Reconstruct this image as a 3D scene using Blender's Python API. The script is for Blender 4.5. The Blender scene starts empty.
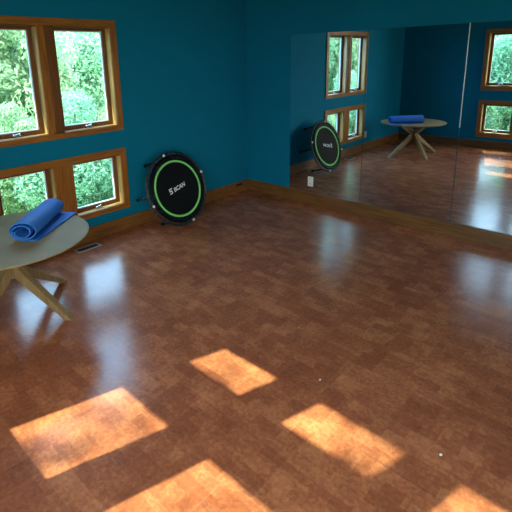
import bpy, bmesh, math, random
from mathutils import Vector, Matrix

# ------------------------------------------------------------------ scale, camera, light
S = 1.38                       # metres per survey unit (all coordinates below are survey units)
C = bpy.context.scene.collection
L = 4.413                      # room length from mirror wall to rear wall
W = 5.4                        # room width
H = 3.05                       # ceiling height

def rot_cam(yaw, pitch, roll):
    f = Vector((-math.sin(yaw)*math.cos(pitch), math.cos(yaw)*math.cos(pitch), math.sin(pitch)))
    r = f.cross(Vector((0, 0, 1))).normalized()
    u = r.cross(f)
    r2 = math.cos(roll)*r + math.sin(roll)*u
    u2 = -math.sin(roll)*r + math.cos(roll)*u
    return Matrix((( r2.x, u2.x, -f.x), (r2.y, u2.y, -f.y), (r2.z, u2.z, -f.z))).to_4x4()
cam_d = bpy.data.cameras.new('camera')
cam = bpy.data.objects.new('camera', cam_d); C.objects.link(cam)
cam.matrix_world = Matrix.Translation(Vector((3.6446, -4.1129, 1.6))*S) @ rot_cam(0.77014, -0.25222, -0.02592)
cam_d.sensor_width = 36; cam_d.sensor_fit = 'HORIZONTAL'
cam_d.lens = 452.5/512*36
cam_d.shift_x = (256-228.1)/512
cam_d.shift_y = -(256-174.6)/512
cam_d.clip_start = 0.02
bpy.context.scene.camera = cam

SKY_STRENGTH = 10.0
SUN_STRENGTH = 17.0
EXPOSURE = 0.15
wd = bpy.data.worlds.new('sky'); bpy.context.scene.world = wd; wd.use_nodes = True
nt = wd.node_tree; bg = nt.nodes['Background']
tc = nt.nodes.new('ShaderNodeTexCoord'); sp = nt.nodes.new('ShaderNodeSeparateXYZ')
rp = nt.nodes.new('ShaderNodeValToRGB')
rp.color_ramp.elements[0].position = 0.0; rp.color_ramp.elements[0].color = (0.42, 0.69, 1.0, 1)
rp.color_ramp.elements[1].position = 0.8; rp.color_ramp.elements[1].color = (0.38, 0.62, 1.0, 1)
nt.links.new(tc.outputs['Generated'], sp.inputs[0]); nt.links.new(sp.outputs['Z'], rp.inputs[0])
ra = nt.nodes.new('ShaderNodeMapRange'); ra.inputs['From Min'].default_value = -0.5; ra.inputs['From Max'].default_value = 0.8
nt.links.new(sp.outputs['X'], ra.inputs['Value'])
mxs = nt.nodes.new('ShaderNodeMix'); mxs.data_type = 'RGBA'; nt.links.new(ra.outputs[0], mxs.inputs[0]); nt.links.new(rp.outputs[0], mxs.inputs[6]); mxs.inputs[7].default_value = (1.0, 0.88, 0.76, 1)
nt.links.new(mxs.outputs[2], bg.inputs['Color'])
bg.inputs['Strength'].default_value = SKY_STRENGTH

sd = bpy.data.lights.new('sun', 'SUN'); sun = bpy.data.objects.new('sun', sd); C.objects.link(sun)
sun.rotation_euler = Vector((0.228, 0.764, -1.0)).to_track_quat('-Z', 'Y').to_euler()
sun.location = (0, -8, 14)
sd.energy = SUN_STRENGTH; sd.angle = math.radians(0.6); sd.color = (1.0, 0.98, 0.70)

vs = bpy.context.scene.view_settings
vs.view_transform = 'Standard'; vs.look = 'None'; vs.gamma = 1.0; vs.use_curve_mapping = False
vs.exposure = EXPOSURE

# ------------------------------------------------------------------ materials
def new_mat(name):
    m = bpy.data.materials.new(name); m.use_nodes = True
    return m, m.node_tree, m.node_tree.nodes['Principled BSDF']
def plain(name, col, rough=0.5, metal=0.0, var=0.12, scale=30, spec=0.5, bump=0.0):
    m, nt, b = new_mat(name)
    tc = nt.nodes.new('ShaderNodeTexCoord'); nz = nt.nodes.new('ShaderNodeTexNoise')
    nz.inputs['Scale'].default_value = scale; nz.inputs['Detail'].default_value = 4
    nt.links.new(tc.outputs['Object'], nz.inputs['Vector'])
    mx = nt.nodes.new('ShaderNodeMix'); mx.data_type = 'RGBA'
    mx.inputs[6].default_value = (*[c*(1-var) for c in col], 1)
    mx.inputs[7].default_value = (*[min(1, c*(1+var)) for c in col], 1)
    nt.links.new(nz.outputs['Fac'], mx.inputs[0]); nt.links.new(mx.outputs[2], b.inputs['Base Color'])
    b.inputs['Roughness'].default_value = rough; b.inputs['Metallic'].default_value = metal
    b.inputs['Specular IOR Level'].default_value = spec
    if bump:
        bp = nt.nodes.new('ShaderNodeBump'); bp.inputs['Strength'].default_value = bump; bp.inputs['Distance'].default_value = 0.003
        nt.links.new(nz.outputs['Fac'], bp.inputs['Height']); nt.links.new(bp.outputs[0], b.inputs['Normal'])
    return m
def wood(name, dark, light, axis='Y', rough=0.38, scale=5.0):
    m, nt, b = new_mat(name)
    tc = nt.nodes.new('ShaderNodeTexCoord'); mp = nt.nodes.new('ShaderNodeMapping')
    s = {'X': (0.6, 9, 9), 'Y': (9, 0.6, 9), 'Z': (9, 9, 0.6)}[axis]
    mp.inputs['Scale'].default_value = s
    nz = nt.nodes.new('ShaderNodeTexNoise'); nz.inputs['Scale'].default_value = scale
    nz.inputs['Detail'].default_value = 6; nz.inputs['Distortion'].default_value = 0.8
    n2 = nt.nodes.new('ShaderNodeTexNoise'); n2.inputs['Scale'].default_value = 1.3
    cr = nt.nodes.new('ShaderNodeValToRGB')
    cr.color_ramp.elements[0].position = 0.3; cr.color_ramp.elements[0].color = (*dark, 1)
    cr.color_ramp.elements[1].position = 0.72; cr.color_ramp.elements[1].color = (*light, 1)
    nt.links.new(tc.outputs['Object'], mp.inputs[0]); nt.links.new(mp.outputs[0], nz.inputs['Vector'])
    nt.links.new(tc.outputs['Object'], n2.inputs['Vector'])
    ad = nt.nodes.new('ShaderNodeMath'); ad.operation = 'MULTIPLY_ADD'; ad.inputs[1].default_value = 0.35; ad.inputs[2].default_value = -0.17
    nt.links.new(n2.outputs['Fac'], ad.inputs[0])
    a2 = nt.nodes.new('ShaderNodeMath'); a2.operation = 'ADD'
    nt.links.new(nz.outputs['Fac'], a2.inputs[0]); nt.links.new(ad.outputs[0], a2.inputs[1])
    nt.links.new(a2.outputs[0], cr.inputs[0]); nt.links.new(cr.outputs[0], b.inputs['Base Color'])
    b.inputs['Roughness'].default_value = rough
    bp = nt.nodes.new('ShaderNodeBump'); bp.inputs['Strength'].default_value = 0.15; bp.inputs['Distance'].default_value = 0.001
    nt.links.new(nz.outputs['Fac'], bp.inputs['Height']); nt.links.new(bp.outputs[0], b.inputs['Normal'])
    return m

def floor_material():
    m, nt, b = new_mat('cork_tile')
    N = nt.nodes.new; K = nt.links.new
    tc = N('ShaderNodeTexCoord')
    def brick(w, h, off, sq, mortar, shift):
        mp = N('ShaderNodeMapping'); mp.inputs['Location'].default_value = shift
        K(tc.outputs['Object'], mp.inputs[0])
        br = N('ShaderNodeTexBrick'); K(mp.outputs[0], br.inputs['Vector'])
        br.inputs['Scale'].default_value = 1.0; br.inputs['Brick Width'].default_value = w; br.inputs['Row Height'].default_value = h
        br.inputs['Mortar Size'].default_value = mortar; br.inputs['Mortar Smooth'].default_value = 0.2
        br.offset = off; br.squash = sq; br.squash_frequency = 3; br.offset_frequency = 2
        br.inputs['Color1'].default_value = (0, 0, 0, 1); br.inputs['Color2'].default_value = (1, 1, 1, 1); br.inputs['Mortar'].default_value = (0.45, 0.45, 0.45, 1)
        return br
    b1 = brick(0.43*S*0.8, 0.30*S*0.8, 0.37, 1.0, 0.0016, (0, 0, 0))       # tiles
    b2 = brick(0.19, 0.085, 0.41, 0.6, 0.0, (0.07, 0, 0))   # strips of different shade inside the tiles
    b3 = brick(0.14, 0.15, 0.63, 1.5, 0.0, (0.31, 0.0, 0))
    def tex(scale, det, dist=0):
        n = N('ShaderNodeTexNoise'); n.inputs['Scale'].default_value = scale; n.inputs['Detail'].default_value = det
        n.inputs['Distortion'].default_value = dist; K(tc.outputs['Object'], n.inputs['Vector']); return n
    cork = tex(38, 6, 0.6); blot = tex(7, 4, 0.5); big = tex(0.9, 3)
    def madd(a, k, c):
        x = N('ShaderNodeMath'); x.operation = 'MULTIPLY_ADD'; K(a, x.inputs[0]); x.inputs[1].default_value = k
        if isinstance(c, float): x.inputs[2].default_value = c
        else: K(c, x.inputs[2])
        return x.outputs[0]
    v = madd(b1.outputs['Color'], 0.10, 0.12)
    v = madd(b2.outputs['Color'], 0.14, v)
    v = madd(b3.outputs['Color'], 0.10, v)
    v = madd(cork.outputs['Fac'], 0.42, v)
    v = madd(blot.outputs['Fac'], 0.22, v)
    v = madd(big.outputs['Fac'], 0.24, v)
    cr = N('ShaderNodeValToRGB'); e = cr.color_ramp.elements
    e[0].position = 0.44; e[0].color = (0.18, 0.050, 0.024, 1)
    e[1].position = 1.12; e[1].color = (0.66, 0.25, 0.11, 1)
    x = e.new(0.72); x.color = (0.36, 0.115, 0.052, 1)
    e[2].position = 1.0
    K(v, cr.inputs[0])
    # thin lighter seams and scuffs
    mx = N('ShaderNodeMix'); mx.data_type = 'RGBA'; K(cr.outputs[0], mx.inputs[6]); mx.inputs[7].default_value = (0.35, 0.20, 0.12, 1)
    sm = madd(b1.outputs['Fac'], 0.45, 0.0); K(sm, mx.inputs[0])
    sc = N('ShaderNodeMapping'); sc.inputs['Scale'].default_value = (2.2, 9, 1); sc.inputs['Rotation'].default_value = (0, 0, 0.5); K(tc.outputs['Object'], sc.inputs[0])
    sn = N('ShaderNodeTexNoise'); sn.inputs['Scale'].default_value = 2.4; sn.inputs['Detail'].default_value = 8; sn.inputs['Roughness'].default_value = 0.75; K(sc.outputs[0], sn.inputs['Vector'])
    sr = N('ShaderNodeMapRange'); sr.inputs['From Min'].default_value = 0.58; sr.inputs['From Max'].default_value = 0.78; sr.inputs['To Max'].default_value = 0.35; K(sn.outputs['Fac'], sr.inputs['Value'])
    m2 = N('ShaderNodeMix'); m2.data_type = 'RGBA'; K(mx.outputs[2], m2.inputs[6]); m2.inputs[7].default_value = (0.42, 0.33, 0.27, 1); K(sr.outputs[0], m2.inputs[0])
    K(m2.outputs[2], b.inputs['Base Color'])
    rg = madd(big.outputs['Fac'], 0.08, 0.12); rg = madd(cork.outputs['Fac'], 0.10, rg); rg = madd(sr.outputs[0], 0.4, rg)
    K(rg, b.inputs['Roughness'])
    b.inputs['Specular IOR Level'].default_value = 0.5
    bp = N('ShaderNodeBump'); bp.inputs['Strength'].default_value = 0.18; bp.inputs['Distance'].default_value = 0.0015
    K(blot.outputs['Fac'], bp.inputs['Height']); K(bp.outputs[0], b.inputs['Normal'])
    return m

def glass_material():
    m = bpy.data.materials.new('window_glass'); m.use_nodes = True; nt = m.node_tree; nt.nodes.clear()
    o = nt.nodes.new('ShaderNodeOutputMaterial'); mx = nt.nodes.new('ShaderNodeMixShader')
    tr = nt.nodes.new('ShaderNodeBsdfTransparent'); gl = nt.nodes.new('ShaderNodeBsdfGlossy'); fr = nt.nodes.new('ShaderNodeFresnel')
    tr.inputs[0].default_value = (0.93, 0.98, 0.96, 1); gl.inputs['Roughness'].default_value = 0.02; fr.inputs['IOR'].default_value = 1.25
    ge = nt.nodes.new('ShaderNodeNewGeometry'); mu = nt.nodes.new('ShaderNodeMath'); mu.operation = 'MULTIPLY_ADD'
    mu.inputs[1].default_value = -1.0; mu.inputs[2].default_value = 1.0; nt.links.new(ge.outputs['Backfacing'], mu.inputs[0])
    m2 = nt.nodes.new('ShaderNodeMath'); m2.operation = 'MULTIPLY'; nt.links.new(mu.outputs[0], m2.inputs[0]); nt.links.new(fr.outputs[0], m2.inputs[1])
    nt.links.new(m2.outputs[0], mx.inputs[0]); nt.links.new(tr.outputs[0], mx.inputs[1]); nt.links.new(gl.outputs[0], mx.inputs[2])
    nt.links.new(mx.outputs[0], o.inputs[0]); return m
def leaf_material(name, a, b_):
    m = bpy.data.materials.new(name); m.use_nodes = True; nt = m.node_tree; nt.nodes.clear()
    N = nt.nodes.new; K = nt.links.new
    o = N('ShaderNodeOutputMaterial'); mx = N('ShaderNodeMixShader'); d = N('ShaderNodeBsdfDiffuse'); t = N('ShaderNodeBsdfTranslucent')
    g = N('ShaderNodeNewGeometry'); cr = N('ShaderNodeValToRGB')
    cr.color_ramp.elements[0].color = (*a, 1); cr.color_ramp.elements[1].color = (*b_, 1)
    K(g.outputs['Random Per Island'], cr.inputs[0]); K(cr.outputs[0], d.inputs[0]); K(cr.outputs[0], t.inputs[0])
    mx.inputs[0].default_value = 0.45; K(d.outputs[0], mx.inputs[1]); K(t.outputs[0], mx.inputs[2]); K(mx.outputs[0], o.inputs[0]); return m

M = {}
M['wall'] = plain('teal_paint', (0.001, 0.165, 0.300), 0.8, var=0.05, scale=4, spec=0.12, bump=0.02)
M['ceiling'] = wood('dimming_wood_ceiling', (0.16, 0.09, 0.04), (0.28, 0.17, 0.08), 'Y', 0.6)  # unseen ceiling given dark wood to cut light bounced into the corner
M['floor'] = floor_material()
M['base'] = wood('stained_baseboard', (0.11, 0.042, 0.010), (0.26, 0.115, 0.030), 'Y')
M['base_x'] = wood('stained_baseboard_x', (0.09, 0.036, 0.010), (0.22, 0.10, 0.028), 'X')
M['trim_h'] = wood('stained_trim', (0.20, 0.068, 0.010), (0.38, 0.150, 0.022), 'Y')
M['trim_x'] = wood('stained_trim_x', (0.20, 0.068, 0.010), (0.38, 0.150, 0.022), 'X')
M['trim_v'] = wood('stained_trim_upright', (0.20, 0.068, 0.010), (0.38, 0.150, 0.022), 'Z')
M['sash'] = wood('dark_sash', (0.10, 0.036, 0.010), (0.20, 0.08, 0.02), 'Z')
M['jamb'] = wood('lit_jamb', (0.36, 0.21, 0.065), (0.60, 0.38, 0.14), 'Z')  # pale tone paints in the sunlight on jambs and sills
M['bead'] = plain('pale_bead', (0.60, 0.68, 0.72), 0.4)
M['glass'] = glass_material()
M['chrome'] = plain('satin_metal', (0.72, 0.72, 0.72), 0.25, 1.0)
M['dark_metal'] = plain('black_powder_coat', (0.010, 0.011, 0.013), 0.35)
M['black_cloth'] = plain('black_fabric', (0.003, 0.005, 0.008), 0.7, scale=220, var=0.4, bump=0.1, spec=0.15)
M['pad'] = plain('black_pad', (0.002, 0.004, 0.008), 0.5, scale=60, var=0.3, spec=0.125)
M['green'] = plain('green_binding', (0.22, 0.75, 0.20), 0.6)
M['rubber'] = plain('black_rubber', (0.06, 0.068, 0.075), 0.6)
M['print'] = plain('pale_print', (0.78, 0.92, 1.0), 0.5, var=0.05)
M['clip'] = plain('white_clip', (0.82, 0.86, 0.86), 0.4, var=0.03)
M['white_plastic'] = plain('white_plastic', (0.80, 0.80, 0.76), 0.4, var=0.03)
M['brown_plastic'] = plain('brown_plastic', (0.02, 0.010, 0.005), 0.5)
M['slot'] = plain('dark_slot', (0.01, 0.01, 0.01), 0.8)
M['register'] = plain('register_metal', (0.42, 0.37, 0.33), 0.45, 0.1)
M['table_top'] = plain('grey_olive_top', (0.31, 0.245, 0.125), 0.6, spec=0.3, var=0.22, scale=5)
M['table_leg'] = wood('grey_oak_leg', (0.20, 0.135, 0.06), (0.34, 0.25, 0.125), 'Z', 0.45)
M['mat'] = plain('blue_foam', (0.016, 0.155, 0.60), 0.65, var=0.08, scale=60, bump=0.08)
M['siding'] = plain('outside_siding', (0.35, 0.33, 0.28), 0.8)
M['bark'] = plain('bark', (0.16, 0.12, 0.09), 0.9, var=0.4, scale=12)
M['grass'] = plain('lawn', (0.07, 0.16, 0.04), 0.95, var=0.5, scale=3)
M['leaf_a'] = leaf_material('leaf_light', (0.16, 0.34, 0.22), (0.46, 0.66, 0.42))
M['leaf_b'] = leaf_material('leaf_blue_green', (0.14, 0.36, 0.24), (0.42, 0.70, 0.52))
def mirror_material():
    m, nt, b = new_mat('mirror_silver')
    b.inputs['Metallic'].default_value = 1; b.inputs['Roughness'].default_value = 0.0
    tc = nt.nodes.new('ShaderNodeTexCoord'); nz = nt.nodes.new('ShaderNodeTexNoise'); nz.inputs['Scale'].default_value = 2
    nt.links.new(tc.outputs['Object'], nz.inputs['Vector'])
    mx = nt.nodes.new('ShaderNodeMix'); mx.data_type = 'RGBA'
    mx.inputs[6].default_value = (0.80, 0.91, 0.96, 1); mx.inputs[7].default_value = (0.84, 0.94, 0.98, 1)
    nt.links.new(nz.outputs['Fac'], mx.inputs[0]); nt.links.new(mx.outputs[2], b.inputs['Base Color'])
    return m
M['mirror'] = mirror_material()
M['mirror_edge'] = plain('mirror_edge_glass', (0.04, 0.10, 0.11), 0.15, var=0.02)

# ------------------------------------------------------------------ mesh helpers
ORG = {}
class MB:
    """collects geometry in survey units"""
    def __init__(self): self.v = []; self.f = []; self.sm = []
    def add(self, vs, fs, smooth=False):
        o = len(self.v); self.v += [Vector(p) for p in vs]
        for f in fs: self.f.append([o+i for i in f]); self.sm.append(smooth)
        return self
    def box(self, a, b):
        x0, y0, z0 = [min(p, q) for p, q in zip(a, b)]; x1, y1, z1 = [max(p, q) for p, q in zip(a, b)]
        return self.add([(x0,y0,z0),(x1,y0,z0),(x1,y1,z0),(x0,y1,z0),(x0,y0,z1),(x1,y0,z1),(x1,y1,z1),(x0,y1,z1)],
            [(0,3,2,1),(4,5,6,7),(0,1,5,4),(1,2,6,5),(2,3,7,6),(3,0,4,7)])
    def tube(self, pts, r, n=10, closed=False, smooth=True, cap=True):
        pts = [Vector(p) for p in pts]; m = len(pts)
        rs = r if isinstance(r, (list, tuple)) else [r]*m
        rings = []; prev = None
        for i, p in enumerate(pts):
            if closed: t = (pts[(i+1) % m]-pts[i-1]).normalized()
            else: t = (pts[min(i+1, m-1)]-pts[max(i-1, 0)]).normalized()
            if prev is None:
                a = t.orthogonal().normalized()
            else:
                a = (prev - t*prev.dot(t)).normalized()
            prev = a; b = t.cross(a)
            rings.append([p+rs[i]*(math.cos(2*math.pi*k/n)*a+math.sin(2*math.pi*k/n)*b) for k in range(n)])
        vs = [q for rg in rings for q in rg]; fs = []
        for i in range(m if closed else m-1):
            j = (i+1) % m
            for k in range(n):
                l = (k+1) % n; fs.append((i*n+k, i*n+l, j*n+l, j*n+k))
        self.add(vs, fs, smooth)
        if cap and not closed:
            o = len(self.v)-len(vs)
            self.f.append([o+k for k in reversed(range(n))]); self.sm.append(False)
            self.f.append([o+(m-1)*n+k for k in range(n)]); self.sm.append(False)
        return self
    def lathe(self, prof, frame, n=64, smooth=True):
        """prof: list of (radius, height); frame: function (a,b,h)->point"""
        vs = []; fs = []; m = len(prof)
        for (r, h) in prof:
            for k in range(n):
                t = 2*math.pi*k/n; vs.append(frame(r*math.cos(t), r*math.sin(t), h))
        for i in range(m-1):
            for k in range(n):
                l = (k+1) % n; fs.append((i*n+k, i*n+l, (i+1)*n+l, (i+1)*n+k))
        fs.append([k for k in reversed(range(n))]); fs.append([(m-1)*n+k for k in range(n)])
        return self.add(vs, fs, smooth)
    def build(self, name, mat, parent=None, bevel=0.0, loc=None, seg=2):
        me = bpy.data.meshes.new(name)
        base = Vector(loc) if loc is not None else (ORG.get(parent.name, Vector((0,0,0))) if parent else Vector((0,0,0)))
        me.from_pydata([(p-base)*S for p in self.v], [], self.f)
        for p, s in zip(me.polygons, self.sm): p.use_smooth = s
        me.materials.append(mat); 
        bm = bmesh.new(); bm.from_mesh(me); bmesh.ops.recalc_face_normals(bm, faces=bm.faces); bm.to_mesh(me); bm.free()
        me.update()
        o = bpy.data.objects.new(name, me); C.objects.link(o)
        if parent:
            o.parent = parent
            if loc is not None: o.location = (base-ORG[parent.name])*S
        elif loc is not None: o.location = base*S
        ORG[o.name] = base
        if bevel:
            bv = o.modifiers.new('bevel', 'BEVEL'); bv.width = bevel*S; bv.segments = seg; bv.limit_method = 'ANGLE'; bv.angle_limit = math.radians(40)
        return o
def empty(name, loc):
    o = bpy.data.objects.new(name, None); C.objects.link(o); o.location = Vector(loc)*S
    o.empty_display_size = 0.1; ORG[o.name] = Vector(loc); return o
def tag(o, label=None, cat=None, group=None, kind=None):
    if label: o['label'] = label
    if cat: o['category'] = cat
    if group: o['group'] = group
    if kind: o['kind'] = kind
    return o
def struct(o): o['kind'] = 'structure'; return o

# ------------------------------------------------------------------ room shell
T = 0.13      # wall thickness
# (low, high) of openings
# left wall: panes along y; rear wall: panes along x
CAS = 0.06
LEFT_ROWS = [('lower', 0.262, 0.745), ('upper', 1.022, 1.885)]
REAR_ROWS = [('lower', 0.262, 0.745), ('upper', 1.045, 1.885), ('high', 2.165, 2.635)]
LEFT_Y = (-2.935, -1.815)
REAR_X = (1.415, 3.19)
ADDED_REAR_DOOR = (3.6, 5.2)
def wall_with_holes(axis, pos, a0, a1, z0, z1, holes, thick):
    """axis 'x': plane x=pos spanning y a0..a1; 'y': plane y=pos spanning x"""
    mb = MB()
    cols = sorted(set([a0, a1]+[h[0] for h in holes]+[h[1] for h in holes]))
    for i in range(len(cols)-1):
        c0, c1 = cols[i], cols[i+1]; mid = (c0+c1)/2
        hs = sorted([(h[2], h[3]) for h in holes if h[0] < mid < h[1]])
        z = z0
        for (b, t) in hs+[(z1, z1)]:
            if b > z+1e-6:
                if axis == 'x': mb.box((pos, c0, z), (pos+thick, c1, b))
                else: mb.box((c0, pos, z), (c1, pos+thick, b))
            z = t
    return mb
struct(wall_with_holes('x', 0, -L-T, T, -0.05, H, [(LEFT_Y[0], LEFT_Y[1], r[1], r[2]) for r in LEFT_ROWS], -T).build('wall_left', M['wall']))
struct(wall_with_holes('y', -L, 0, W, -0.05, H, [(REAR_X[0], REAR_X[1], r[1], r[2]) for r in REAR_ROWS]+[(ADDED_REAR_DOOR[0], ADDED_REAR_DOOR[1], 0.0, 1.95)], -T).build('wall_rear', M['wall']))
struct(MB().box((0, 0, -0.05), (W+T, T, H)).build('wall_far', M['wall']))
ADDED_RIGHT_HOLE = (-4.2, -3.3, 0.0, 2.2)
struct(wall_with_holes('x', W, -L-T, 0, -0.05, H, [ADDED_RIGHT_HOLE], T).build('wall_right', M['wall']))
struct(MB().box((-T, -L-T, -0.12), (W+T, T, -0.05)).box((0, -L, -0.05), (W, 0, 0)).build('floor', M['floor']))
struct(MB().box((-T, -L-T, H), (W+T, T, H+0.1)).build('ceiling', M['ceiling']))
# roof with eaves outside
struct(MB().box((-0.5, -L-0.32, H+0.1), (W+0.5, 0.5, H+0.2)).build('trim_5', M['siding']))

BH = 0.128; BT = 0.018
struct(MB().box((0, -L+BT, 0), (BT, 0, BH)).build('baseboard_left', M['base'], bevel=0.003))
struct(MB().box((BT, -BT-0.006, 0), (W, 0, BH)).build('baseboard_far', M['base_x'], bevel=0.003))
struct(MB().box((BT, -L, 0), (ADDED_REAR_DOOR[0]-0.05, -L+BT, BH)).build('baseboard_rear', M['base_x'], bevel=0.003))
struct(MB().box((W-BT, -L+BT, 0), (W, ADDED_RIGHT_HOLE[0]-0.06, BH)).box((W-BT, ADDED_RIGHT_HOLE[1]+0.06, 0), (W, -BT-0.006, BH)).build('baseboard_right', M['base'], bevel=0.003))

# ------------------------------------------------------------------ windows
def window(name, wall, a0, a1, z0, z1, panes, split):
    """a0..a1 opening along the wall; panes list of (low, high) opening sections; split: mullion has a recessed darker board"""
    if wall == 'left':
        P = lambda a, d, z: (d, a, z)            # d: towards the room positive
        root = empty(name, (0, (a0+a1)/2, z0))
        mh = M['trim_h']
    else:
        P = lambda a, d, z: (a, -L+d, z)
        root = empty(name, ((a0+a1)/2, -L, z0)); mh = M['trim_x']
    struct(root)
    c = CAS; t = 0.016
    def bx(mb, a, b): return mb.box(P(*a), P(*b))
    # casing: four mitred boards
    o0, o1, p0, p1 = a0-c, a1+c, z0-(0.047 if wall == 'left' else 0.075), z1+c
    def mitre(name_, q, mat):
        mb = MB(); vs = [P(a, 0, z) for a, z in q]+[P(a, t, z) for a, z in q]
        mb.add(vs, [(0,1,2,3),(4,5,6,7),(0,1,5,4),(1,2,6,5),(2,3,7,6),(3,0,4,7)]); return mb.build(name_, mat, root, bevel=0.002)
    mitre('casing_board', [(o0,p1),(o1,p1),(a1,z1),(a0,z1)], mh)
    mitre('casing_board', [(o0,p0),(o1,p0),(a1,z0),(a0,z0)], mh)
    mitre('casing_board', [(o0,p0),(a0,z0),(a0,z1),(o0,p1)], M['trim_v'])
    mitre('casing_board', [(o1,p0),(a1,z0),(a1,z1),(o1,p1)], M['trim_v'])
    # jamb lining
    j = 0.006
    mb = MB(); bx(mb, (a0, -T, z0), (a0+j, 0.004, z1)); bx(mb, (a1-j, -T, z0), (a1, 0.004, z1))
    for k in range(len(panes)-1):
        m0, m1 = panes[k][1], panes[k+1][0]
        bx(mb, (m0-0.001, -T, z0+j), (m0+j, 0.0, z1-j)); bx(mb, (m1-j, -T, z0+j), (m1+0.001, 0.0, z1-j))
    mb.build('jamb', M['jamb'], root)
    mb = MB(); bx(mb, (a0+j, -T, z0), (a1-j, 0.006, z0+j)); mb.build('sill', M['jamb'], root)
    mb = MB(); bx(mb, (a0+j, -T, z1-j), (a1-j, 0.006, z1)); mb.build('head_board', M['sash'], root)
    for k in range(len(panes)-1):
        m0, m1 = panes[k][1], panes[k+1][0]
        mid = m0+(m1-m0)*0.47 if split else m1
        mb = MB(); bx(mb, (m0, -T, z0), (mid, t-0.002, z1)); mb.build('mullion', M['trim_v'], root, bevel=0.002)
        if split:
            mb = MB(); bx(mb, (mid, -T, z0), (m1, t-0.010, z1)); mb.build('mullion_board', M['sash'], root)
    for (q0, q1) in panes:
        s0, s1, y0, y1 = q0+j, q1-j, z0+j, z1-j
        w = 0.034; d0, d1 = -0.105, -0.062
        mb = MB()
        bx(mb, (s0, d0, y0), (s0+w, d1, y1)); bx(mb, (s1-w, d0, y0), (s1, d1, y1))
        bx(mb, (s0+w, d0, y0), (s1-w, d1, y0+w)); bx(mb, (s0+w, d0, y1-w*0.7), (s1-w, d1, y1))
        sash = mb.build('sash', M['sash'], root)
        g0, g1, h0, h1 = s0+w, s1-w, y0+w, y1-w*0.7
        e = 0.008
        mb = MB(); f0, f1 = -0.092, -0.072
        bx(mb, (g0, f0, h0), (g0+e, f1, h1)); bx(mb, (g1-e, f0, h0), (g1, f1, h1)); bx(mb, (g0+e, f0, h0), (g1-e, f1, h0+e)); bx(mb, (g0+e, f0, h1-e), (g1-e, f1, h1))
        mb.build('glazing_bead', M['bead'], sash)
        mb = MB(); bx(mb, (g0+e, -0.084, h0+e), (g1-e, -0.081, h1-e)); mb.build('glass_pane', M['glass'], sash)
        # crank operator on the sill
        mc = (q0+q1)/2
        zc = z0+j
        mb = MB(); bx(mb, (mc-0.03, -0.062, zc), (mc+0.03, -0.035, zc+0.018))
        mb.tube([P(mc+0.012, -0.042, zc+0.016), P(mc+0.014, -0.030, zc+0.030), P(mc-0.035, -0.020, zc+0.022)], 0.0045, 8)
        mb.lathe([(0.001, -0.006), (0.009, -0.004), (0.009, 0.004), (0.001, 0.006)], lambda a, b, h: P(mc-0.037+a, -0.020+b, zc+0.024+h), 12)
        mb.build('window_crank', M['chrome'], root)
    return root
left_panes = [(-2.935, -2.475), (-2.335, -1.815)]
rear_panes = [(1.415, 1.885), (2.045, 2.56), (2.675, 3.19)]
window('window_1', 'left', *LEFT_Y, LEFT_ROWS[1][1], LEFT_ROWS[1][2], left_panes, True)
window('window_2', 'left', *LEFT_Y, LEFT_ROWS[0][1], LEFT_ROWS[0][2], [(-2.935, -2.475), (-2.305, -1.815)], False)
for i, r in enumerate(REAR_ROWS):
    window('window_%d' % (3+i), 'rear', *REAR_X, r[1], r[2], rear_panes, False)

# unseen glazed opening added in the right-hand wall to let in fill daylight
r = struct(empty('added_door_1', (W, (ADDED_RIGHT_HOLE[0]+ADDED_RIGHT_HOLE[1])/2, 0)))
mb = MB()
for k in range(3):
    y = ADDED_RIGHT_HOLE[0]+(ADDED_RIGHT_HOLE[1]-ADDED_RIGHT_HOLE[0])*k/2
    y = min(max(y, ADDED_RIGHT_HOLE[0]+0.03), ADDED_RIGHT_HOLE[1]-0.03)
    mb.box((W+0.02, y-0.03, 0), (W+0.08, y+0.03, 2.2))
mb.box((W+0.02, ADDED_RIGHT_HOLE[0], 2.14), (W+0.08, ADDED_RIGHT_HOLE[1], 2.2)).box((W+0.02, ADDED_RIGHT_HOLE[0], 0), (W+0.08, ADDED_RIGHT_HOLE[1], 0.06))
mb.build('added_door_frame', M['trim_v'], r)
MB().box((W+0.045, ADDED_RIGHT_HOLE[0]+0.03, 0.06), (W+0.05, ADDED_RIGHT_HOLE[1]-0.03, 2.14)).build('glass_pane', M['glass'], r)
r = struct(empty('added_door_2', ((ADDED_REAR_DOOR[0]+ADDED_REAR_DOOR[1])/2, -L, 0)))  # unseen glazed rear opening, added so sun bounce warms the near floor
mb = MB(); xm = (ADDED_REAR_DOOR[0]+ADDED_REAR_DOOR[1])/2
for x in (ADDED_REAR_DOOR[0]+0.03, xm, ADDED_REAR_DOOR[1]-0.03): mb.box((x-0.03, -L-0.09, 0), (x+0.03, -L-0.03, 1.95))
mb.box((ADDED_REAR_DOOR[0], -L-0.09, 1.89), (ADDED_REAR_DOOR[1], -L-0.03, 1.95)).box((ADDED_REAR_DOOR[0], -L-0.09, 0), (ADDED_REAR_DOOR[1], -L-0.03, 0.06))
mb.build('added_door_frame', M['trim_v'], r)
MB().box((ADDED_REAR_DOOR[0]+0.03, -L-0.062, 0.06), (ADDED_REAR_DOOR[1]-0.03, -L-0.058, 1.89)).build('glass_pane', M['glass'], r)
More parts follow.
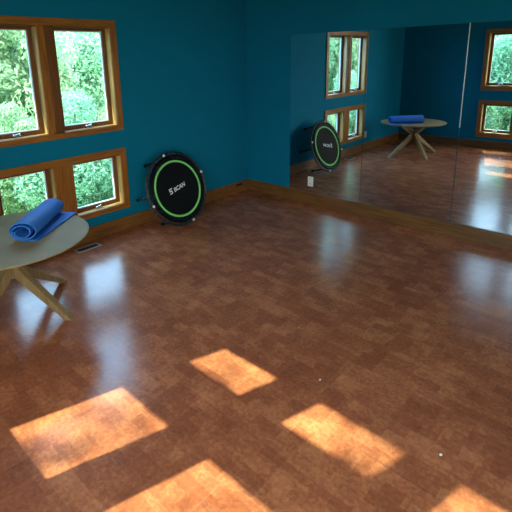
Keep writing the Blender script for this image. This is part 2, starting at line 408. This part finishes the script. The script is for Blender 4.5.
# sampling portals in the openings (they emit nothing, they only guide the skylight)
def portal(loc, rot, sx, sy):
    d = bpy.data.lights.new('portal', 'AREA'); d.shape = 'RECTANGLE'; d.size = sx*S; d.size_y = sy*S
    d.cycles.is_portal = True
    o = bpy.data.objects.new('portal', d); C.objects.link(o); o.location = Vector(loc)*S; o.rotation_euler = rot
portal((W+T+0.01, -3.75, 1.1), (0, math.pi/2, 0), 2.2, 0.9)
portal((4.4, -L-T-0.01, 1.02), (math.pi/2, 0, 0), 1.6, 1.95)
portal((-T-0.01, -2.375, 1.07), (0, -math.pi/2, 0), 1.7, 1.15)
portal((2.245, -L-T-0.01, 1.45), (math.pi/2, 0, 0), 1.75, 2.4)

# ------------------------------------------------------------------ mirrors
MX = [0.648, 1.534, 2.413, 3.298, 4.18]
ml = ['leftmost wall mirror panel, reflecting the leaning trampoline and the window wall',
      'wall mirror panel second from the left, reflecting the table and the room corner',
      'wall mirror panel right of the pale upright seam, reflecting the rear windows',
      'wall mirror panel at the right end, running out of the picture']
for k in range(4):
    x0, x1 = MX[k]+0.0015, MX[k+1]-0.0015
    root = empty('mirror_panel', ((x0+x1)/2, -0.004, BH+0.001))
    MB().box((x0, -0.010, BH+0.001), (x1, -0.001, 1.824)).build('glass_edge', M['mirror_edge'], root)
    e = 0.0016
    MB().add([(x0+e, -0.0104, BH+0.001+e), (x1-e, -0.0104, BH+0.001+e), (x1-e, -0.0104, 1.824-e), (x0+e, -0.0104, 1.824-e)], [(0,1,2,3)]).build('mirror_face', M['mirror'], root)
    tag(root, ml[k], 'mirror', 'mirror panels on the far wall')
# pale strip painting the lit bevel's glint between second and third panel
tag(MB().box((MX[2]-0.0035, -0.0125, 0.98), (MX[2]+0.0035, -0.0105, 1.824)).build('seam_glint', M['bead']), 'thin pale upright painted glint on the mirror seam left of the reflected rear window', 'strip')

# ------------------------------------------------------------------ outlets, vent
def outlet(c, wall, off, label):
    root = empty('wall_outlet', c)
    if wall == 'far': P = lambda a, d, z: (c[0]+a, c[1]-d, c[2]+z)
    else: P = lambda a, d, z: (c[0]+d, c[1]+a, c[2]+z)
    bx = lambda mb, a, b: mb.box(P(*a), P(*b))
    bx(MB(), (-0.033, 0, -0.055), (0.033, 0.005, 0.055)).build('cover_plate', M['white_plastic'], root, bevel=0.0015)
    for dz in (-0.026, 0.026):
        f = bx(MB(), (-0.019, 0.005, dz-0.019), (0.019, 0.0075, dz+0.019)).build('receptacle', M['white_plastic'], root, bevel=0.001)
        mb = MB(); bx(mb, (-0.009, 0.0075, dz-0.004), (-0.006, 0.0079, dz+0.010)); bx(mb, (0.006, 0.0075, dz-0.004), (0.009, 0.0079, dz+0.010))
        mb.build('slots', M['slot'], f)
    tag(root, label, 'outlet')
outlet((0.935, -0.0106, 0.252), 'far', 0, 'white electrical outlet set in the lower left of the mirror')
outlet((0.0, -3.076, 0.273), 'left', 0, 'white electrical outlet on teal wall left of the lower window, seen in mirror')
# dark low outlet in the baseboard by the corner
root = empty('baseboard_outlet', (BT, -0.178, 0.092))
MB().box((BT, -0.235, 0.078), (BT+0.004, -0.125, 0.106)).build('cover_plate', M['brown_plastic'], root, bevel=0.001)
MB().box((BT+0.004, -0.220, 0.084), (BT+0.005, -0.140, 0.100)).build('slots', M['slot'], root)
tag(root, 'small dark brown outlet in the wooden baseboard near the room corner', 'outlet')

root = empty('floor_register', (0.145, -2.308, 0))
x0, x1, y0, y1 = 0.092, 0.192, -2.425, -2.195
mb = MB(); b_ = 0.018; h = 0.004
mb.box((x0, y0, 0), (x1, y0+b_, h)).box((x0, y1-b_, 0), (x1, y1, h)).box((x0, y0+b_, 0), (x0+b_, y1-b_, h)).box((x1-b_, y0+b_, 0), (x1, y1-b_, h))
mb.build('register_frame', M['register'], root, bevel=0.001)
MB().box((x0+b_, y0+b_, 0.0), (x1-b_, y1-b_, 0.0008)).build('duct_opening', M['slot'], root)
mb = MB()
for k in range(15):
    y = y0+b_+0.006+k*(y1-y0-2*b_-0.012)/14; mb.box((x0+b_, y-0.0016, 0.0008), (x1-b_, y+0.0016, 0.003))
mb.box(((x0+x1)/2-0.002, y0+b_, 0.0008), ((x0+x1)/2+0.002, y1-b_, 0.0034))
mb.build('louvre', M['dark_metal'], root)
tag(root, 'brown metal floor register vent in the cork floor below the lower window', 'vent')

# ------------------------------------------------------------------ table
TC = Vector((0.785, -3.18, 0)); TZ = 0.535; TR = 0.492
TCx, TCy = 0.765, -3.16
root = empty('dining_table', TC)
fr = lambda a, b, h: (TCx+a, TCy+b, h)
MB().lathe([(TR-0.045, TZ-0.024), (TR-0.012, TZ-0.014), (TR-0.001, TZ-0.006), (TR, TZ-0.003), (TR-0.003, TZ)], fr, 96, False).build('tabletop', M['table_top'], root)
feet = [(0.305, 0.205), (-0.205, 0.42), (0.205, -0.42), (-0.305, -0.205)]
def beam(mb, pts, ws):
    """rectangular section limb through pts, ws: (half width sideways, half depth) per point"""
    pts = [Vector(p) for p in pts]; rings = []
    out = (pts[0]-pts[-1]); 
    rad = Vector((pts[0].x-TC.x, pts[0].y-TC.y, 0)).normalized(); side = Vector((0,0,1)).cross(rad)
    for i, p in enumerate(pts):
        t = (pts[min(i+1, len(pts)-1)]-pts[max(i-1, 0)]).normalized()
        nn = t.cross(side).normalized()
        if i == 0: nn = rad.copy()
        if i == len(pts)-1: nn = rad.copy()*(1 if nn.dot(rad) > 0 else -1)
        if i > 0 and nn.dot(rings[-1][1]) < 0: nn = -nn
        w, d = ws[i]
        rings.append(([p+side*w+nn*d, p+side*w-nn*d, p-side*w-nn*d, p-side*w+nn*d], nn))
    vs = [q for r_, _ in rings for q in r_]; fs = []
    for i in range(len(pts)-1):
        for k in range(4): fs.append((i*4+k, i*4+(k+1) % 4, (i+1)*4+(k+1) % 4, (i+1)*4+k))
    fs.append((3, 2, 1, 0)); m = (len(pts)-1)*4; fs.append((m, m+1, m+2, m+3))
    return mb.add(vs, fs)
for (fx, fy) in feet:
    d = Vector((fx, fy, 0)); u = d.normalized()
    p0 = TC+d
    hub = TC+u*0.035+Vector((0, 0, 0.335))
    h1 = TC+u*0.075+Vector((0, 0, 0.285)); h2 = TC+u*0.06+Vector((0, 0, 0.38))
    top = TC+u*0.30+Vector((0, 0, TZ-0.024))
    beam(MB(), [p0, h1, hub, h2, top], [(0.021, 0.024), (0.027, 0.032), (0.027, 0.036), (0.027, 0.030), (0.022, 0.022)]).build('leg', M['table_leg'], root, bevel=0.003)
MB().lathe([(0.028, 0.27), (0.028, 0.40)], lambda a, b, h: (TC.x+a, TC.y+b, h), 16, False).build('hub', M['table_leg'], root)
tag(root, 'round wooden table with crossed splayed legs beside the left windows', 'table')

# ------------------------------------------------------------------ rolled exercise mat
zb = TZ+0.0005
nearC = Vector((0.925, -3.115, 0)); farC = Vector((0.570, -2.752, 0))
ax = (farC-nearC).normalized(); side = Vector((-ax.y, ax.x, 0))
if side.dot(Vector((1, 1, 0))) < 0: side = -side
th = 0.0085
def roll_section(f):
    """centre line of the foam sheet at fraction f along the axis, returns (sideways, up) points from loose end to core"""
    A, B = (0.098, 0.060) if f < 0.5 else (0.098, 0.060)
    A = 0.100-0.006*f; B = 0.067-0.002*f
    out = []
    fl = 0.078+0.072*f             # length of the loose flap beyond the roll centre
    n = 8
    for k in range(n): out.append((fl*(1-k/n)+0.0, th/2+0.0006+0.004*math.sin(math.pi*k/n)*(f)))
    turns = 2.3
    st = 110
    cx, cz = 0.0, B
    for k in range(st+1):
        t = k/st; ang = -math.pi/2-2*math.pi*turns*t
        q = t*turns
        a = A-th/2-q*(th*2.9); b = B-th/2-0.0006-q*(th*1.7)
        a = max(a, 0.020); b = max(b, 0.016)
        drift = -0.012*min(q, 2.0)
        out.append((cx+drift+a*math.cos(ang), cz-0.0055*q+b*math.sin(ang)))
    return out
mb = MB(); NS = 14; secs = []
for i in range(NS+1):
    f = i/NS; base = nearC.lerp(farC, f); pts = roll_section(f); ring = []
    m = len(pts); inner = []; outer = []
    for k, (s, z) in enumerate(pts):
        a = pts[max(k-1, 0)]; b = pts[min(k+1, m-1)]
        tx, tz = b[0]-a[0], b[1]-a[1]; l_ = math.hypot(tx, tz) or 1
        nx, nz = -tz/l_, tx/l_
        for lst, sg in ((outer, 1), (inner, -1)):
            lst.append(base+side*(s+sg*nx*th/2)+Vector((0, 0, zb+max(0.0002, z+sg*nz*th/2))))
    secs.append(outer+inner[::-1])
n = len(secs[0]); vs = [p for r_ in secs for p in r_]; fs = []
for i in range(NS):
    for k in range(n): fs.append((i*n+k, i*n+(k+1) % n, (i+1)*n+(k+1) % n, (i+1)*n+k))
m = n//2
for i in (0, NS):
    for k in range(m-1):
        q = (i*n+k, i*n+k+1, i*n+n-2-k, i*n+n-1-k); fs.append(q if i else q[::-1])
mb.add(vs, fs, False)
mo = mb.build('exercise_mat', M['mat'], loc=(nearC.x, nearC.y, zb))
for p in mo.data.polygons: p.use_smooth = True
try:
    mo.data.set_sharp_from_angle(angle=math.radians(40))
except Exception: pass
tag(mo, 'loosely rolled blue foam exercise mat lying on the round table', 'exercise mat')

# ------------------------------------------------------------------ trampoline
c0 = Vector((0.297, -1.374, 0.366)); tilt = 0.311; RR = 0.358
nv = Vector((math.cos(tilt), 0, math.sin(tilt))); uv = Vector((0, 1, 0)); tv = Vector((-math.sin(tilt), 0, math.cos(tilt)))
F = lambda a, b, h: c0+uv*a+tv*b+nv*h
root = empty('trampoline', (0.41, -1.374, 0))
ring = [F(RR*math.cos(t), RR*math.sin(t), -0.012) for t in [2*math.pi*k/96 for k in range(96)]]
MB().tube(ring, 0.0115, 12, closed=True).build('frame', M['dark_metal'], root)
# padded skirt with scalloped outer edge
mb = MB(); n = 288; prof = [(0.282, 0.004), (0.300, 0.010), (0.316, 0.012), (0.328, 0.008), (0.335, 0.001)]
vs = []; fs = []
for i, (r_, h) in enumerate(prof):
    for k in range(n):
        t = 2*math.pi*k/n
        rr = r_ + (0.0045*abs(math.sin(18*t)) if i >= 3 else 0); hh = h+(0.0022*math.cos(36*t) if i >= 1 else 0)
        vs.append(F(rr*math.cos(t), rr*math.sin(t), hh))
for (r_, h) in reversed(prof):
    for k in range(n):
        t = 2*math.pi*k/n; vs.append(F(r_*math.cos(t), r_*math.sin(t), h-0.005))
m = 2*len(prof)
for i in range(m):
    for k in range(n): fs.append((i*n+k, i*n+(k+1) % n, ((i+1) % m)*n+(k+1) % n, ((i+1) % m)*n+k))
mb.add(vs, fs, True).build('spring_cover', M['pad'], root)
MB().lathe([(0.270, -0.002), (0.2705, 0.0015), (0.262, 0.003), (0.15, 0.0022), (0.01, 0.002)], F, 96).build('jumping_mat', M['black_cloth'], root)
ring = []
mb = MB(); vs = []; fs = []; n = 128; pr = [(0.262, 0.0032), (0.264, 0.0065), (0.280, 0.0075), (0.284, 0.0045), (0.280, 0.001), (0.264, 0.001)]
for (r_, h) in pr:
    for k in range(n): t = 2*math.pi*k/n; vs.append(F(r_*math.cos(t), r_*math.sin(t), h))
for i in range(len(pr)):
    for k in range(n): fs.append((i*n+k, i*n+(k+1) % n, ((i+1) % len(pr))*n+(k+1) % n, ((i+1) % len(pr))*n+k))
tag(mb.add(vs, fs, True).build('edge_binding', M['green'], root), 'bright green ring around the jumping mat')
# bungee cords round the frame (one built, the rest copies)
proto = None
for k in range(36):
    t = 2*math.pi*k/36
    if proto is None:
        mb = MB()
        loop = [F(r_, s_, h_) for r_, s_, h_ in [(0.335, 0.006, -0.004), (0.350, 0.005, 0.004), (0.366, 0.003, 0.0035), (0.3725, 0, -0.008), (0.369, -0.002, -0.022), (0.355, -0.004, -0.027), (0.338, -0.005, -0.012)]]
        mb.tube(loop, 0.0032, 6); proto = mb.build('bungee_cord', M['rubber'], root, loc=c0); o = proto
    else:
        o = proto.copy(); C.objects.link(o); o.parent = root
        o.location = proto.location; o.rotation_mode = 'QUATERNION'
        from mathutils import Quaternion
        o.rotation_quaternion = Quaternion(nv, t)
for k in range(6):
    t = math.radians(2+60*k); rl = 0.345
    a, b = rl*math.cos(t), rl*math.sin(t)
    ln = 0.215
    if b < -0.2:
        mb = MB()
    p0 = F(a, b, -0.012); p1 = p0-nv*ln
    if p1.z < 0.016:            # lower legs stop on the floor
        q = (p0.z-0.018)/(p0.z-p1.z); p1 = p0.lerp(p1, min(q, 1))
    if p1.x < 0.022:
        q = (p0.x-0.022)/(p0.x-p1.x); p1 = p0.lerp(p1, q)
    leg = MB().tube([p0, p0.lerp(p1, 0.5), p1], [0.012, 0.012, 0.012], 12).build('leg', M['dark_metal'], root)
    dn = (p1-p0).normalized()
    MB().tube([p1-dn*0.035, p1-dn*0.004, p1+dn*0.001], [0.0165, 0.0165, 0.013], 12).build('rubber_foot', M['pad'], leg)
for deg in (103, 17, 197, 284):
    t = math.radians(deg); a, b = 0.352*math.cos(t), 0.352*math.sin(t)
    MB().lathe([(0.013, 0.004), (0.013, 0.013), (0.009, 0.017), (0.003, 0.018)], lambda x, y, h: F(a+x, b+y, h), 16).build('cap', M['clip'], root)
# printed word and emblem
def text_mesh(txt, size, M4, name, mat, parent, shear=0.0):
    cu = bpy.data.curves.new(name, 'FONT'); cu.body = txt; cu.size = size; cu.extrude = 0.0004; cu.shear = shear; cu.offset = size*0.02
    tmp = bpy.data.objects.new('tmp_text', cu); C.objects.link(tmp)
    bpy.context.view_layer.update()
    dg = bpy.context.evaluated_depsgraph_get(); me = bpy.data.meshes.new_from_object(tmp.evaluated_get(dg))
    bpy.data.objects.remove(tmp)
    me.transform(M4); me.materials.clear(); me.materials.append(mat)
    o = bpy.data.objects.new(name, me); C.objects.link(o); o.parent = parent
    return o
th_ = math.radians(14)
e1 = uv*math.cos(th_)+tv*math.sin(th_); e2 = -uv*math.sin(th_)+tv*math.cos(th_)
org = (F(-0.056, -0.026, 0.0042)-ORG[root.name])*S
M4 = Matrix(((e1.x, e2.x, nv.x, org.x), (e1.y, e2.y, nv.y, org.y), (e1.z, e2.z, nv.z, org.z), (0, 0, 0, 1)))
text_mesh('BCAN', 0.078, M4, 'lettering', M['print'], root, 0.2)
G = lambda x, y: F(-0.112, -0.046, 0)+e1*x+e2*y
mb = MB()
def poly(pts, h0=0.0040, h1=0.0048):
    n = len(pts); vs = [G(x, y)+nv*h0 for x, y in pts]+[G(x, y)+nv*h1 for x, y in pts]
    fs = [tuple(reversed(range(n))), tuple(range(n, 2*n))]+[(k, (k+1) % n, n+(k+1) % n, n+k) for k in range(n)]
    mb.add(vs, fs)
poly([(0.008, 0.058), (0.048, 0.058), (0.045, 0.047), (0.018, 0.047), (0.016, 0.036), (0.006, 0.036)])
poly([(0.006, 0.036), (0.042, 0.036), (0.040, 0.026), (0.005, 0.026)])
poly([(0.031, 0.026), (0.040, 0.026), (0.037, 0.004), (0.029, 0.010)])
poly([(0.000, 0.004), (0.037, 0.004), (0.028, 0.014), (0.002, 0.014)])
mb.build('emblem', M['print'], root)
tag(root, 'round black mini trampoline with green ring leaning against the teal wall', 'trampoline')

SC = [(3.202, -2.444), (2.591, -2.393)]
# tiny pale scraps lying on the cork floor
def scrap(x, y, r_, label):
    rg = random.Random(int(x*1000)); mb = MB(); vs = [(x, y, 0.004)]
    for k in range(7): a = 2*math.pi*k/7; q = r_*rg.uniform(0.5, 1.2); vs.append((x+q*math.cos(a), y+q*1.5*math.sin(a), rg.uniform(0.0004, 0.003)))
    lo = [(p[0], p[1], 0.0001) for p in vs]
    fs = [(0, 1+k, 1+(k+1) % 7) for k in range(7)]+[(8, 9+(k+1) % 7, 9+k) for k in range(7)]+[(1+k, 9+k, 9+(k+1) % 7, 1+(k+1) % 7) for k in range(7)]
    tag(mb.add(vs+lo, fs).build('paper_scrap', M['clip'], loc=(x, y, 0)), label, 'scrap')
scrap(SC[0][0], SC[0][1], 0.006, 'tiny white scrap on the floor at the lower right beside a sun patch')
scrap(SC[1][0], SC[1][1], 0.004, 'tiny white scrap on the floor between the two upper sun patches')
# ------------------------------------------------------------------ outside: lawn and trees
GZ = -0.9
struct(MB().box((-30, -30, GZ-0.1), (16, 14, GZ)).build('ground', M['grass']))
rng = random.Random(4)
def crown_mesh(name, rx, rz, zc, nleaf, seed, mat, ls):
    rg = random.Random(seed); verts = []; faces = []
    blobs = []
    for _ in range(34):
        while True:
            p = Vector((rg.uniform(-1, 1), rg.uniform(-1, 1), rg.uniform(-1, 1)))
            if p.length < 1: break
        blobs.append((Vector((p.x*rx*0.8, p.y*rx*0.8, zc+p.z*rz*0.88)), rg.uniform(0.30, 0.55)*rx*0.75))
    for _ in range(nleaf):
        c, r_ = rg.choice(blobs)
        d = Vector((rg.gauss(0, 1), rg.gauss(0, 1), rg.gauss(0, 1))).normalized()
        p = c+d*r_*rg.uniform(0.75, 1.05)
        if p.z < 0.05: continue
        nn = (d+Vector((rg.gauss(0, .5), rg.gauss(0, .5), rg.gauss(0, .5)+0.3))).normalized()
        a = nn.orthogonal().normalized(); a = Matrix.Rotation(rg.uniform(0, 6.28), 3, nn) @ a; b = nn.cross(a)
        s = ls*rg.uniform(0.7, 1.35); o = len(verts)
        verts += [p-a*s, p-a*s*0.1+b*s*0.42, p+a*s, p-a*s*0.1-b*s*0.42, ]
        verts[-4:] = [verts[-4]-nn*s*0.1, verts[-3]+nn*s*0.12, verts[-2]-nn*s*0.15, verts[-1]+nn*s*0.12]
        faces += [(o, o+1, o+2), (o, o+2, o+3)]
    me = bpy.data.meshes.new(name); me.from_pydata([v*S for v in verts], [], faces); me.materials.append(mat); me.update(); return me
crowns = [crown_mesh('foliage', 1.25, 1.75, 1.75, 22000, 1, M['leaf_a'], 0.052),
          crown_mesh('foliage', 1.25, 1.65, 1.65, 22000, 2, M['leaf_b'], 0.050),
          crown_mesh('foliage', 1.3, 1.9, 1.9, 22000, 3, M['leaf_a'], 0.058)]
def trunk_mesh(h, seed):
    rg = random.Random(seed); mb = MB(); x = y = 0; pts = []
    for k in range(7): pts.append((x, y, h*k/6)); x += rg.uniform(-.06, .06); y += rg.uniform(-.06, .06)
    mb.tube(pts, [0.07*(1-0.7*k/6) for k in range(7)], 8)
    for k in range(2, 6):
        a = rg.uniform(0, 6.28); p = Vector(pts[k]); mb.tube([p, p+Vector((math.cos(a)*.35, math.sin(a)*.35, .3)), p+Vector((math.cos(a)*.7, math.sin(a)*.7, .75))], [0.03, 0.022, 0.008], 6)
    me = bpy.data.meshes.new('trunk'); me.from_pydata([v*S for v in mb.v], [], mb.f); me.materials.append(M['bark']); me.update(); return me
trunks = [trunk_mesh(2.9, s) for s in (5, 6, 7)]
def tree(x, y, s, k, label, group, zs=1.0):
    r_ = bpy.data.objects.new('leafy_tree', None); C.objects.link(r_); r_.location = Vector((x, y, GZ))*S
    r_.rotation_euler = (0, 0, rng.uniform(0, 6.28)); r_.scale = (s, s, s*zs)
    for nm, me in (('foliage', crowns[k]), ('trunk', trunks[k])):
        o = bpy.data.objects.new(nm, me); C.objects.link(o); o.parent = r_
        if nm == 'foliage': o['kind'] = 'stuff'
    tag(r_, label, 'tree', group)
G1 = 'trees outside the left windows'; L1 = 'bright green leafy tree crowding outside the left-hand windows'
G2 = 'trees outside the rear windows'; L2 = 'green leafy tree outside the rear windows, seen only in the mirror'
n = 0
for x, s, y0, dy, cnt in [(-2.2, .62, -8.1, 1.75, 7), (-3.95, .50, -7.3, 1.5, 7), (-6.4, 1.12, -9.0, 3.0, 5), (-10.6, 1.5, -7.6, 3.9, 4), (-16.0, 1.8, -4.0, 4.8, 3)]:
    for k in range(cnt):
        tree(x, y0+k*dy, s, n % 3, L1, G1); n += 1
for x, y, s in [(-5.9, -12.4, 1.0), (-10.6, -11.6, 1.5), (-8.6, -16.6, 1.5)]:
    tree(x, y, s, n % 3, L1, G1, 2.0); n += 1
for y, s, x0, dx, cnt in [(-7.2, .62, 0.0, 1.75, 3), (-9.0, .50, -0.8, 1.5, 4), (-11.6, 1.12, -2.6, 3.0, 3), (-15.9, 1.5, -4.0, 3.9, 3)]:
    for k in range(cnt):
        tree(x0+k*dx, y, s, n % 3, L2, G2); n += 1
# tall open-crowned tree whose leaves dapple the sun
tall = bpy.data.objects.new('tall_tree', None); C.objects.link(tall); tall.location = Vector((-0.9, -10.15, GZ))*S
rg = random.Random(11); verts = []; faces = []
for _ in range(95):
    c = Vector((rg.uniform(-1.6, 2.6), rg.uniform(-1.3, 1.3), rg.uniform(8.4, 11.6))); r_ = rg.uniform(0.16, 0.34)
    for _ in range(46):
        p = c+Vector((rg.gauss(0, 1), rg.gauss(0, 1), rg.gauss(0, 1)))*r_*0.6
        nn = Vector((rg.gauss(0, .6), rg.gauss(0, .6), 1)).normalized(); a = nn.orthogonal().normalized(); b = nn.cross(a); q = 0.055; o = len(verts)
        verts += [p-a*q, p+b*q*.5, p+a*q, p-b*q*.5]; faces.append((o, o+1, o+2, o+3))
me = bpy.data.meshes.new('foliage'); me.from_pydata([v*S for v in verts], [], faces); me.materials.append(M['leaf_a'])
o = bpy.data.objects.new('foliage', me); C.objects.link(o); o.parent = tall; o['kind'] = 'stuff'
mb = MB(); mb.tube([(0, 0, 0), (0.05, 0, 3), (0.2, 0.05, 6), (0.4, 0, 10.4)], [0.14, 0.12, 0.09, 0.03], 10)
for k in range(9):
    z = 6.6+k*0.4; a = k*2.4; mb.tube([(0.2+0.02*k, 0, z), (0.2+0.8*math.cos(a), 0.5*math.sin(a), z+0.6), (0.3+1.7*math.cos(a), 1.0*math.sin(a), z+1.3)], [0.03, 0.02, 0.006], 6)
me = bpy.data.meshes.new('trunk'); me.from_pydata([v*S for v in mb.v], [], mb.f); me.materials.append(M['bark'])
o = bpy.data.objects.new('trunk', me); C.objects.link(o); o.parent = tall
tag(tall, 'tall slender open-crowned tree standing behind the rear windows', 'tree')
